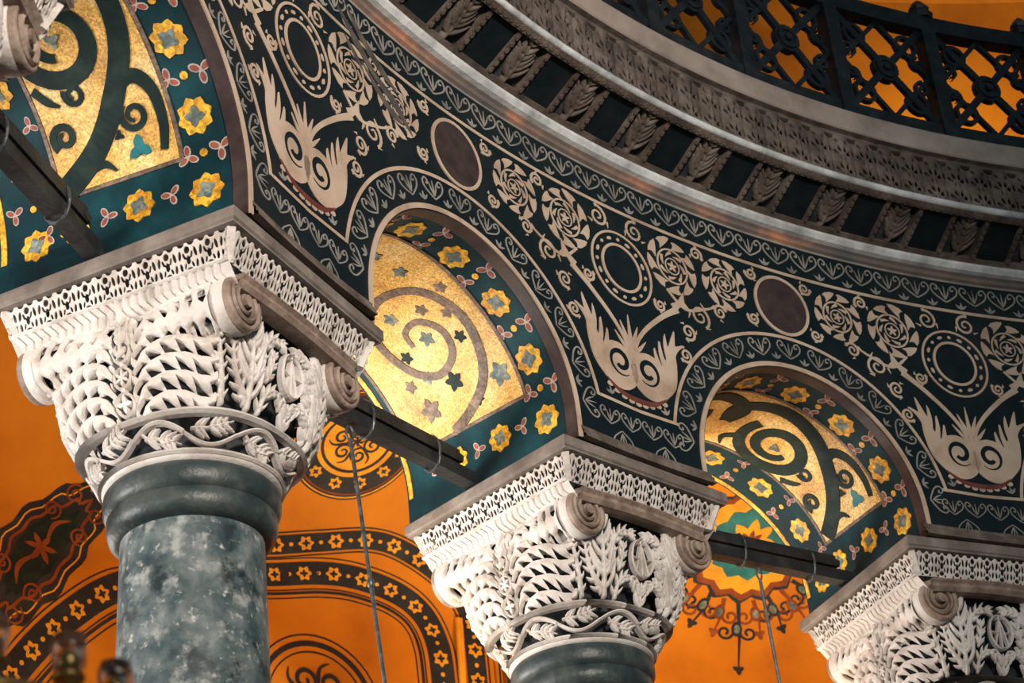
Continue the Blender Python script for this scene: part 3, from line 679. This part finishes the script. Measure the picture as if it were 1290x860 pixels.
# hanging floral ornament at right
fc = (6.0, 1.62)
b = MB(); b.star(SV, fc, .74, .66, 16, 0, .005, 0, 1, 10); fo = build('painted_pendant', b, 'navy', vault)
for r0, r1, n, m, h in ((.70, .63, 16, 'rust', .008), (.62, .56, 16, 'orange_lt', .010), (.46, .40, 12, 'aqua', .012), (.30, .18, 8, 'orange_lt', .014), (.16, .08, 8, 'rust', .016)):
    b = MB(); b.star(SV, fc, r0, r1, n, h-.004, h, .1*n, 1, 8); build('pendant_petals', b, m, fo)
for i in range(13):
    a = -PI*.06-PI*.88*i/12; L = .30+(.55 if i == 6 else (.30 if i % 3 == 0 else .12)); ca, sa = math.cos(a), math.sin(a); f = lambda P: xf(P, (fc[0]+.70*ca, fc[1]+.70*sa), a)
    b = MB(); b.stroke(SV, f(smooth([(0, 0), (L*.5, .03), (L, 0)], 5)), [.05, .03, .012], 0, .006)
    b.disc(SV, f([(L*.4, 0)])[0], .09, .06, 0, .006, 14, a)
    b.stroke(SV, f(spiral((L*.45, .13), .09, .02, -1.5, 1.2, 18)), .028, 0, .006); b.stroke(SV, f(mirror([(-x, -y) for x, y in spiral((L*.45, .13), .09, .02, -1.5, 1.2, 18)])), .028, 0, .006)
    b.star(SV, f([(L, 0)])[0], .07, .03, 3, 0, .006, a); build('pendant_sprig', b, 'rust' if i % 2 else 'navy', fo)
    b = MB(); b.disc(SV, f([(L*.4, 0)])[0], .055, .035, .006, .010, 12, a); build('sprig_eye', b, 'leafgrey', fo)

# ------------------------------------------------------------------ columns
HALFW, HALFD = .75, .778
def superel(u, hw, n):
    c, s = math.cos(u), math.sin(u); r = hw/((abs(c)**n+abs(s)**n)**(1/n)); return r*c, r*s
BZ = [(-.20, .60, 4.5), (-.30, .62, 4.0), (-.50, .625, 3.4), (-.70, .60, 3.0), (-.87, .545, 2.4), (-.97, .495, 2.1), (-1.04, .47, 2.0)]
def bell(z):
    if z >= BZ[0][0]: return BZ[0][1:]
    for i in range(len(BZ)-1):
        if z >= BZ[i+1][0]:
            t = (BZ[i][0]-z)/(BZ[i][0]-BZ[i+1][0]); return (BZ[i][1]+(BZ[i+1][1]-BZ[i][1])*t, BZ[i][2]+(BZ[i+1][2]-BZ[i][2])*t)
    return BZ[-1][1:]
def halfarc(z): hw, n = bell(z); return hw*(.79+.21*(n-2)/2.5)
def SB(face):
    def S(x, z, h):
        hw, n = bell(z); u = face+x/halfarc(z)*PI/4; return (*superel(u, hw+h, n), z)
    return S
def col_column():
    root = empty('marble_column', (0, 0, 0))
    b = MB(); b.lathe([(.62, 0), (.62, .16), (.60, .18), (.64, .22), (.66, .27), (.64, .32), (.57, .35), (.55, .40), (.58, .43), (.58, .48), (.53, .52), (.47, .55)], 48)
    build('base', b, 'slab', root, True)
    b = MB(); z0 = .55; zt = -1.26-FLOOR
    b.lathe([(.47, z0), (.455, z0+.1)]+[(.455-.08*(i/10)**1.3, z0+.1+(zt-z0-.1)*i/10) for i in range(1, 11)], 64)
    build('shaft', b, 'verde', root, True)
    o = -FLOOR
    b = MB(); b.lathe([(.375, -1.345), (.40, -1.34), (.435, -1.315), (.448, -1.27), (.448, -1.215), (.435, -1.20)], 64, (0, 0, o), False); build('neck_ring', b, 'ring', root, True)
    b = MB(); b.lathe([(.434, -1.21), (.452, -1.20), (.468, -1.165), (.47, -1.12), (.466, -1.085), (.452, -1.065)], 64, (0, 0, o), False); build('neck_ring', b, 'ring', root, True)
    b = MB(); b.lathe([(.44, -1.07), (.455, -1.06), (.475, -1.048), (.475, -1.032), (.44, -1.02)], 64, (0, 0, o), False); build('neck_ring', b, 'marble', root, True)
    # capital: a dark core inside a pierced shell
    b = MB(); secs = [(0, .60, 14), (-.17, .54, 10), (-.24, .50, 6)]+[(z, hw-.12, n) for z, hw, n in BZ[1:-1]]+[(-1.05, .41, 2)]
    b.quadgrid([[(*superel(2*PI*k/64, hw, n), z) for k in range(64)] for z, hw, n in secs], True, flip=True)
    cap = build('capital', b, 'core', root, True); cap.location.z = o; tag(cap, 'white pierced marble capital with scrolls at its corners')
    b = MB()
    rows = []
    for q, z in ((0.0, 0.0), (.0, .012), (.012, .022), (.012, .085), (-.0, .097), (-.10, .098)):
        rows.append([(sx*(HALFW+q), sy*(HALFD+q), z) for sx, sy in ((-1, -1), (1, -1), (1, 1), (-1, 1))])
    b.quadgrid(rows, True); b.ngon(rows[0], True); b.ngon(rows[-1]); build('abacus_slab', b, 'slab', cap)
    # lace fascia ------------------------------------------------
    HZ = .172; NU = 11; U = 1.43/NU
    def SL_(x, z, h): return (x, .062*(-z/HZ)-h, z)
    b = MB(); hl = []
    for sx in (-1, 1):
        hl += [(sx*.0165, -.058, .0105, .026, -sx*.18), (sx*.0155, -.118, .0100, .022, sx*.15), (sx*U/2, -.038, .018, .019, 0), (sx*U/2, -.090, .0135, .024, 0), (sx*U/2, -.142, .020, .015, 0),
               (sx*.0415, -.066, .0075, .019, sx*.3), (sx*.0415, -.118, .0075, .017, -sx*.3), (sx*.034, -.002, .022, .018, 0), (sx*.034, -.160, .009, .009, 0)]
    holes(b, SL_, -U/2, U/2, -HZ, -.004, .0052, hl, -.002, .008)
    lace = build('lace_unit', b, 'marble', cap); 
    first = True
    for rz, dist, nn in ((0, HALFD-.035, NU), (-PI/2, HALFW-.035, NU), (PI/2, HALFW-.035, NU), (PI, HALFD-.035, NU)):
        for i in range(nn):
            x = (i-(nn-1)/2)*U; c_, s_ = math.cos(rz), math.sin(rz); L = (x*c_+dist*s_, x*s_-dist*c_, 0)
            if first: lace.location = L; first = False
            else: inst(lace, cap, rz, L)
    for sx in (-1, 1):
        for sy in (-1, 1):
            b = MB(); b.bar((sx*(HALFW-.045), sy*(HALFD-.045), 0), (sx*(HALFW-.10), sy*(HALFD-.10), -HZ), .045, .045); build('lace_corner', b, 'marble', cap)
    # cavetto with herringbone leaves on the bolster sides ----------
    def SH(x, z, h): q = (-z-.17)/.10; return (-(.685-.085*q)-h, -x, z)
    b = MB()
    b.quadgrid([[SH(-.70+1.4*i/10, z, 0) for z in (-.165, -.20, -.235, -.275)] for i in range(11)])
    for i in range(26):
        x = -.68+1.36*i/26; sgn = 1 if x < -.02 else -1
        b.stroke(SH, [(x, -.17), (x+.03*sgn+.01, -.22), (x+.02, -.268)], [.03, .04, .02], 0, .014, True)
    b.stroke(SH, [(-.70, -.172), (.70, -.172)], .018, 0, .018, True)
    hb = build('herringbone_cavetto', b, 'marble', cap); inst(hb, cap, PI)
    # plain channel between the scrolls on the nave and aisle sides ---
    b = MB(); rows = [[(x, -y, z+.02*math.cos(x/.5*PI/2)) for y, z in ((.60, -.19), (.715, -.19), (.725, -.205), (.705, -.225), (.705, -.245), (.72, -.26), (.70, -.285), (.60, -.285))] for x in [-.56+1.12*i/12 for i in range(13)]]
    b.quadgrid(rows, flip=True); b.ngon(rows[0]); b.ngon(rows[-1], True); ch = build('scroll_channel', b, 'patina', cap); inst(ch, cap, PI)
    # bolsters and volutes ------------------------------------------
    CX, CZ = .50, -.335
    def SBo(y, al, h):     # al metres round the roll measured from outward (-x) direction, up positive
        r0 = .100+.052*min(1, (abs(y)/.45))**.8; r = r0+h; t = al/.15; return (-CX-r*math.cos(t), y, CZ+r*math.sin(t))
    b = MB(); ys = [-.62+1.24*i/16 for i in range(17)]
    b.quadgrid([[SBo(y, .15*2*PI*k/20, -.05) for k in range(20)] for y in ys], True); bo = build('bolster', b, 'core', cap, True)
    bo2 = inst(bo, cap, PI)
    for sgn in (-1, 1):
        def F(X, Z):
            al = np.abs(Z+.06); p = (np.abs(X)/.082+al*3.4) % 1.; tp = np.clip((al-.035)/.03, 0, 1)*np.clip((.30-al)/.12, 0, 1)
            f = (np.abs(p-.5)-.33*tp)*.07; ring_ = np.abs(al-.155)-.016; return np.maximum(np.maximum(f, .016-np.abs(al-.155)*1.), .028-al)
        def H(X, Z, f): q = 1-np.clip(f/.02, 0, 1); return .020-.014*q*q
        b = MB(); field(b, SBo, min(sgn*.07, sgn*.56), max(sgn*.07, sgn*.56), -.36, .22, .0085, F, H, -.008); q = build('bolster_leaf', b, 'marble', cap, True); inst(q, cap, PI)
    b = MB()
    for y0, rr in ((-.035, .03), (0, .045), (.035, .03)):
        pts = [(-CX-.108*math.cos(t), y0, CZ+.108*math.sin(t)) for t in [-PI*.6+PI*1.15*i/14 for i in range(15)]]; b.tube(pts, rr, 8)
    g = build('bolster_girdle', b, 'marble', cap, True); inst(g, cap, PI)
    b = MB(); acanthus(b, lambda x, z, h: (-CX-.15-h, x, z), [(0, -.50+.22*i/6) for i in range(7)], 4, .06, .03, 0, .02, .02); g2 = build('girdle_leaf', b, 'marble', cap); inst(g2, cap, PI)
    for sx in (-1, 1):
        b = MB(); n = 32; prof = [(.60, .14), (.60, .150), (.63, .157), (.665, .157), (.68, .152), (.682, .132), (.660, .122)]
        rows = [[(sx*CX+r*math.cos(2*PI*k/n), -y, CZ+r*math.sin(2*PI*k/n)) for k in range(n)] for y, r in prof]
        b.quadgrid(rows, True); b.ngon(rows[0], True); b.ngon(rows[-1]); v = build('volute', b, 'patina', cap, True)
        b = MB(); S = lambda x, z, h: (sx*(x)+sx*CX, -.665-h, CZ+z)
        b.stroke(S, spiral((0, 0), .132, .026, PI*.55, -2.3, 64), [.030, .028, .026, .020], -.01, .030, True); b.disc(S, (0, 0), .034, .034, 0, .04, 12)
        sp = build('volute_spiral', b, 'patina', cap)
        inst(v, cap, PI); inst(sp, cap, PI)
        b = MB(); rows = [[(sx*CX+r*math.cos(2*PI*k/n), -y, CZ+r*math.sin(2*PI*k/n)) for k in range(n)] for y, r in ((.54, .13), (.54, .150), (.56, .160), (.635, .162), (.645, .15))]
        b.quadgrid(rows, True); rm = build('bolster_rim', b, 'marble', cap, True); inst(rm, cap, PI)
    # bell: bolster faces with tiers of sweeping leaves ------------------
    kb = dict(h0=-.012, h1=.022, ridge=True)
    SBl = SB(PI)       # centred on -x ; +x in design runs towards -y (front) so the seam meets the nave face
    def m_(P): return [(a*halfarc(z), z) for a, z in P]
    bz = np.array([q[0] for q in BZ])[::-1]; bh = np.array([halfarc(q[0]) for q in BZ])[::-1]
    AA = [0, .10, .16, .24, .34, .5, .7, .86, .95, 1.02]; AH = [-.12, -.085, -.03, .03, .062, .082, .068, .035, .03, .062]
    NT = 6.2; TP = .098
    for sgn in (1, -1):
        for k in range(6):
            zb = -.925+TP*k
            def F(X, Z):
                a = X*sgn/np.interp(Z, bz, bh); v = (Z-zb-np.interp(a, AA, AH))/TP; p = (a*NT+.55*v) % 1.
                hole = .05+.66*(1-(p-.14)/.86); f = np.maximum((v-hole)*.07, (.14-p)*.05)
                f = np.where(v < .03, np.maximum(f, -.01), f)
                f = np.minimum(f, v*TP+.004); f = np.minimum(f, (1.-v)*TP); return np.minimum(np.minimum(f, Z+.868), np.minimum((a-.125)*.4, (1.015-a)*.4))
            def H(X, Z, f):
                a = X*sgn/np.interp(Z, bz, bh); v = np.clip((Z-zb-np.interp(a, AA, AH))/TP, 0, 1); p = (a*NT+.55*v) % 1.
                return .004+.026*np.sin(PI*np.clip((v-.15)/.85, 0, 1)**.8)-.007*np.abs(p-.5)*2*(v < .85)
            b = MB(); field(b, SBl, min(0, sgn*.66), max(0, sgn*.66), zb-.13, zb+.20, .0066, F, H, -.010); q = build('tier_leaf', b, 'marble', cap, True); inst(q, cap, PI)
    for k, zc in enumerate((-.765, -.62, -.475)):
        b = MB(); b.stroke(SBl, circ((0, zc), .056, .058, 20), .018, -.02, .030, True, True); b.star(SBl, (0, zc), .050, .014, (4, 6, 5)[k], -.02, .026, PI/2)
        b.stroke(SBl, [(0, zc+.06), (0, zc+.085)], .03, -.012, .03, True); q = build('medallion', b, 'marble', cap); inst(q, cap, PI)
    # bell: nave and aisle faces, acanthus fans round a monogram ----------
    SBf = SB(-PI/2)
    for sgn in (1, -1):
        b = MB(); acanthus(b, SBf, m_([(sgn*.62, -.82+.55*i/14) for i in range(15)]), 8, lambda t: .215*(1-.45*t), .037, -.012, .024, .034, 50, curl=.7, res=.006)
        q = build('upright_acanthus', b, 'marble', cap, True); inst(q, cap, PI)
        P = m_(smooth([(sgn*.56, -.66), (sgn*.46, -.46), (sgn*.28, -.36), (sgn*.06, -.37)], 5)); b = MB()
        acanthus(b, SBf, P, 8, lambda t: .085*(1-.3*t), .025, -.012, .026, .034, 55, curl=.5, res=.0055); q = build('arching_acanthus', b, 'marble', cap, True); inst(q, cap, PI)
        P = m_(smooth([(sgn*.46, -.82), (sgn*.40, -.72), (sgn*.24, -.67), (sgn*.10, -.72)], 5)); b = MB()
        acanthus(b, SBf, P, 6, lambda t: .075*(1-.3*t), .024, -.012, .022, .028, 55, curl=.5, res=.0055); q = build('low_acanthus', b, 'marble', cap, True); inst(q, cap, PI)
        P = m_(smooth([(sgn*.93, -.82), (sgn*.95, -.66), (sgn*.98, -.50), (sgn*.97, -.36)], 5)); b = MB()
        acanthus(b, SBf, P, 7, .05, .022, -.012, .020, .030, 55, curl=.5, res=.0055); q = build('corner_acanthus', b, 'marble', cap, True); inst(q, cap, PI)
    for sgn in (1, -1):
        P = m_(smooth([(sgn*.66, -.80), (sgn*.78, -.68), (sgn*.84, -.54), (sgn*.80, -.42)], 5)); b = MB()
        acanthus(b, SBf, P, 7, .07, .024, -.012, .018, .026, 52, curl=.5, res=.0055); q = build('side_acanthus', b, 'marble', cap, True); inst(q, cap, PI)
        P = m_(smooth([(sgn*.40, -.64), (sgn*.33, -.54), (sgn*.30, -.44)], 5)); b = MB()
        acanthus(b, SBf, P, 6, .06, .022, -.012, .018, .022, 55, curl=.5, res=.0055); q = build('inner_acanthus', b, 'marble', cap, True); inst(q, cap, PI)
    b = MB(); acanthus(b, SBf, [(0, -.86+.17*i/8) for i in range(9)], 5, .085, .026, -.012, .018, .024, 55, curl=.5, res=.0055); q = build('foot_acanthus', b, 'marble', cap, True); inst(q, cap, PI)
    b = MB(); b.stroke(SBf, circ((0, -.53), .105, .125, 28), .020, -.012, .034, True, True)
    for P in ([(0, -.41), (0, -.65)], [(-.06, -.63), (-.005, -.45)], [(.06, -.63), (.005, -.45)], [(-.10, -.53), (-.03, -.54)], [(.03, -.54), (.10, -.53)], [(-.04, -.43), (.04, -.43)]): b.stroke(SBf, P, .015, -.01, .026, True)
    q = build('monogram_medallion', b, 'marble', cap); inst(q, cap, PI)
    # ring and vine band at the foot of the bell -------------------------
    def SR(u, z, h): hw, n = bell(z); return (*superel(u/.5, hw+h, n), z)
    b = MB(); b.stroke(SR, [(PI*i/60, -.858) for i in range(120)], .036, -.012, .034, True, True)
    b.stroke(SR, [(PI*i/60, -1.03) for i in range(120)], .03, -.012, .020, True, True); build('bell_ring', b, 'marble', cap)
    NV = 12; Lw = PI/NV
    b = MB()
    wave = [(Lw*i/12, -.945+.055*math.sin(PI*2*i/24+0)) for i in range(13)]; b.stroke(SR, wave, .022, -.012, .026, True)
    b.stroke(SR, smooth([(Lw*.2, -.93), (Lw*.5, -.99), (Lw*.85, -.985)], 4), [.018, .014, .01], -.012, .022, True)
    acanthus(b, SR, smooth([(Lw*.25, -.955), (Lw*.55, -.965), (Lw*.95, -1.0)], 4), 5, .066, .025, -.012, .020, .018, 58, res=.0055)
    vl = build('vine_scroll', b, 'marble', cap)
    b = MB()
    wave = [(Lw*i/12, -.945-.055*math.sin(PI*i/12)) for i in range(13)]; b.stroke(SR, wave, .022, -.012, .026, True)
    acanthus(b, SR, smooth([(Lw*.15, -.925), (Lw*.5, -.92), (Lw*.9, -.885)], 4), 5, .066, .025, -.012, .020, .018, 58, res=.0055)
    vl2 = build('vine_scroll', b, 'marble', cap); vl2.rotation_euler.z = 2*Lw
    for k in range(2, NV): inst(vl if k % 2 == 0 else vl2, cap, 2*Lw*k)
    return root
proto = col_column()
LAB = ['nearest column, only the scrolled corner of its capital showing at the upper left',
       'largest column with white lace capital and mottled green shaft at left',
       'middle column with white lace capital between the two full arches',
       'rightmost column with lace capital beside the dark right arch']
for i in range(4):
    o = proto if i == 0 else tree(proto)
    a = ANG[i]; o.location = (RM*math.cos(a), RM*math.sin(a), FLOOR); o.rotation_euler = (0, 0, rot_of(a)); tag(o, LAB[i], 'column', 'columns of the exedra arcade', 'thing')

# ------------------------------------------------------------------ tie beams and hanging rods
def cpt(i, x, y, z):
    a = ANG[i]; c, s = math.cos(a), math.sin(a); return Vector((c*(RM+y)+s*x, s*(RM+y)-c*x, z))
TL = ['black tie beam crossing the green-scrolled arch at upper left', 'black tie beam across the bright gold arch beside the middle capital', 'black tie beam across the dark right arch']
ties = []
for i in range(3):
    pw = (HALF[i]-HW)/R*(RM+.13)-.012; p, q = cpt(i, pw+.012, .13, .155), cpt(i+1, -pw-.012, .13, .155); t = (q-p); L = t.length; mid = (p+q)/2
    e = empty('tie_beam', p, math.atan2(t.y, t.x)); tag(e, TL[i], 'beam', 'tie beams between the capitals', 'thing')
    b = MB(); b.bar((0, 0, 0), (L, 0, 0), .10, .09); build('beam', b, 'timber', e)
    b = MB(); b.bar((0, -.02, .10), (L-.22, -.02, .10), .085, .085); b.bar((L-.26, -.02, .10), (L-.19, -.02, .08), .095, .05); build('upper_beam', b, 'timber', e)
    for x in (.25, L*.5, L-.45):
        b = MB(); b.tube([(x, .075*math.cos(k*PI/8), .05+.13*math.sin(k*PI/8)) for k in range(17)], .010, 6); build('strap', b, 'wire', e)
    ties.append((p, t, L))
for i, f, lab in ((1, .43, 'thin steel rod hanging from the tie beam of the bright gold arch'), (2, .57, 'thin dark rod hanging from the tie beam of the right arch')):
    p, t, L = ties[i]; a = p+t*f; e = empty('hanging_rod', (a.x, a.y, a.z-.125)); tag(e, lab, 'rod', 'rods hanging from the tie beams', 'thing')
    tx = .058 if i == 1 else .02            # the rods hang slightly out of plumb
    for k in range(5):
        b = MB(); b.tube([(tx*(.02+k), -tx*(.02+k), -.02-1.0*k), (tx*(1+k), -tx*(1+k), -1.0-1.0*k)], .013, 8); build('rod_segment', b, 'wire', e)
        b = MB(); b.lathe([(.013, -.03), (.022, -.02), (.022, .02), (.013, .03)], 10, (tx*(k+1), -tx*(k+1), -1.0*(k+1))); build('coupling', b, 'wire', e, True)
    b = MB(); b.tube([(.03*math.cos(t_), 0, .02+.05*math.sin(t_)) for t_ in [2*PI*k/14 for k in range(15)]], .008, 6); build('hook', b, 'wire', e)

# ------------------------------------------------------------------ balustrade
bal = empty('balustrade', (0, 0, 3.435)); tag(bal, 'black iron lattice balustrade standing on the buff cornice lip', 'balustrade', None, 'thing')
BR = 8.75
def rail(name, prof):
    b = MB(); n = 110; a0, a1 = 2.3, .62
    rows = [[(r*math.cos(a0+(a1-a0)*i/n), r*math.sin(a0+(a1-a0)*i/n), z) for r, z in prof] for i in range(n+1)]; b.quadgrid(rows, True); b.ngon(rows[0]); b.ngon(rows[-1]); return build(name, b, 'iron', bal)
rail('top_rail', [(BR-.06, 1.13), (BR+.06, 1.13), (BR+.07, 1.27), (BR-.07, 1.27)])
rail('bottom_rail', [(BR-.05, .0), (BR+.05, .0), (BR+.05, .16), (BR-.05, .16)])
def SBal(s, z, h): a = PI/2-s/BR; r = BR-h; return (r*math.cos(a), r*math.sin(a), z)
BP = .975; PS = 1.15
b = MB(); b.bar(SBal(0, 0, 0), SBal(0, 1.29, 0), .13, .13, (0, 1, 0)); post = build('post', b, 'iron', bal)
b = MB(); b.lathe([(.10, 1.27), (.11, 1.32), (.08, 1.36), (.09, 1.39), (.05, 1.45), (.01, 1.49)], 8, SBal(0, 0, 0)); fin = build('finial', b, 'iron', post)
x0, x1, z0, z1 = .065, BP-.065, .16, 1.13; xc, zc = BP/2, .645; dx, dz = (x1-x0)/2, (z1-z0)/2
b = MB(); kk = dict(h0=-.02, h1=.02)
for sx in (-1, 1):
    b.stroke(SBal, [(xc-sx*dx, zc-dz), (xc+sx*dx, zc+dz)], .066, **kk)
    b.stroke(SBal, [(xc-sx*dx, zc), (xc, zc+dz)], .04, **kk); b.stroke(SBal, [(xc-sx*dx, zc), (xc, zc-dz)], .04, **kk)
    for sz in (-1, 1):
        b.ring(SBal, (xc+sx*dx*.60, zc+sz*dz*.60), .095, .036, None, -.02, .022, 16)
        b.stroke(SBal, spiral((xc+sx*dx*.80, zc+sz*dz*.26), .075, .02, 1.5*sx, 1.1, 16), .026, **kk)

lat = build('lattice_panel', b, 'iron', bal)
b = MB(); b.disc(SBal, (xc, zc), .12, .13, -.03, .03, 20); b.ring(SBal, (xc, zc), .085, .03, None, .03, .045, 18); b.disc(SBal, (xc, zc), .035, .035, .03, .06, 10)
boss = build('boss', b, 'iron', lat)
first = True
for k in range(-7, 7):
    rz = -(PS+BP*k)/BR
    if PS+BP*k < -4.5 or PS+BP*k > 7.4: continue
    if first: post.rotation_euler.z = rz; lat.rotation_euler.z = rz; first = False
    else: p2 = inst(post, bal, rz); inst(fin, p2); l2 = inst(lat, bal, rz); inst(boss, l2)

# ------------------------------------------------------------------ chandelier in the near corner
ch = empty('chandelier', (-7.04, 5.20, -4.45)); tag(ch, 'blurred brass chandelier with glass cups at the lower left corner', 'chandelier', None, 'thing')
b = MB(); b.tube([(.42*math.cos(t), .42*math.sin(t), 0) for t in [2*PI*k/40 for k in range(41)]], .022, 8); build('hoop', b, 'brass', ch, True)
b = MB()
for k in range(3):
    a = 2*PI*k/3; b.tube([(.42*math.cos(a), .42*math.sin(a), 0), (.30*math.cos(a), .30*math.sin(a), -.16), (0, 0, -.30)], .012, 6)
b.lathe([(.01, -.42), (.05, -.38), (.07, -.32), (.03, -.26), (.015, -.1)], 16); build('stay', b, 'brass', ch, True)
for k in range(14):
    a = 2*PI*k/14; c = (.42*math.cos(a), .42*math.sin(a), 0)
    b = MB(); b.lathe([(.008, .0), (.012, .03), (.035, .045), (.038, .055), (.03, .06)], 12, c); bk = build('cup_holder', b, 'brass', ch, True)
    b = MB(); b.lathe([(.022, .05), (.036, .08), (.040, .12), (.034, .15), (.032, .15), (.036, .12), (.030, .08), (.018, .056)], 14, c, False); build('glass_cup', b, 'glass', bk, True)
    b = MB(); b.lathe([(.02, .056), (.026, .075), (.024, .10), (.01, .115)], 10, c); build('amber_bulb', b, 'brass', bk, True)
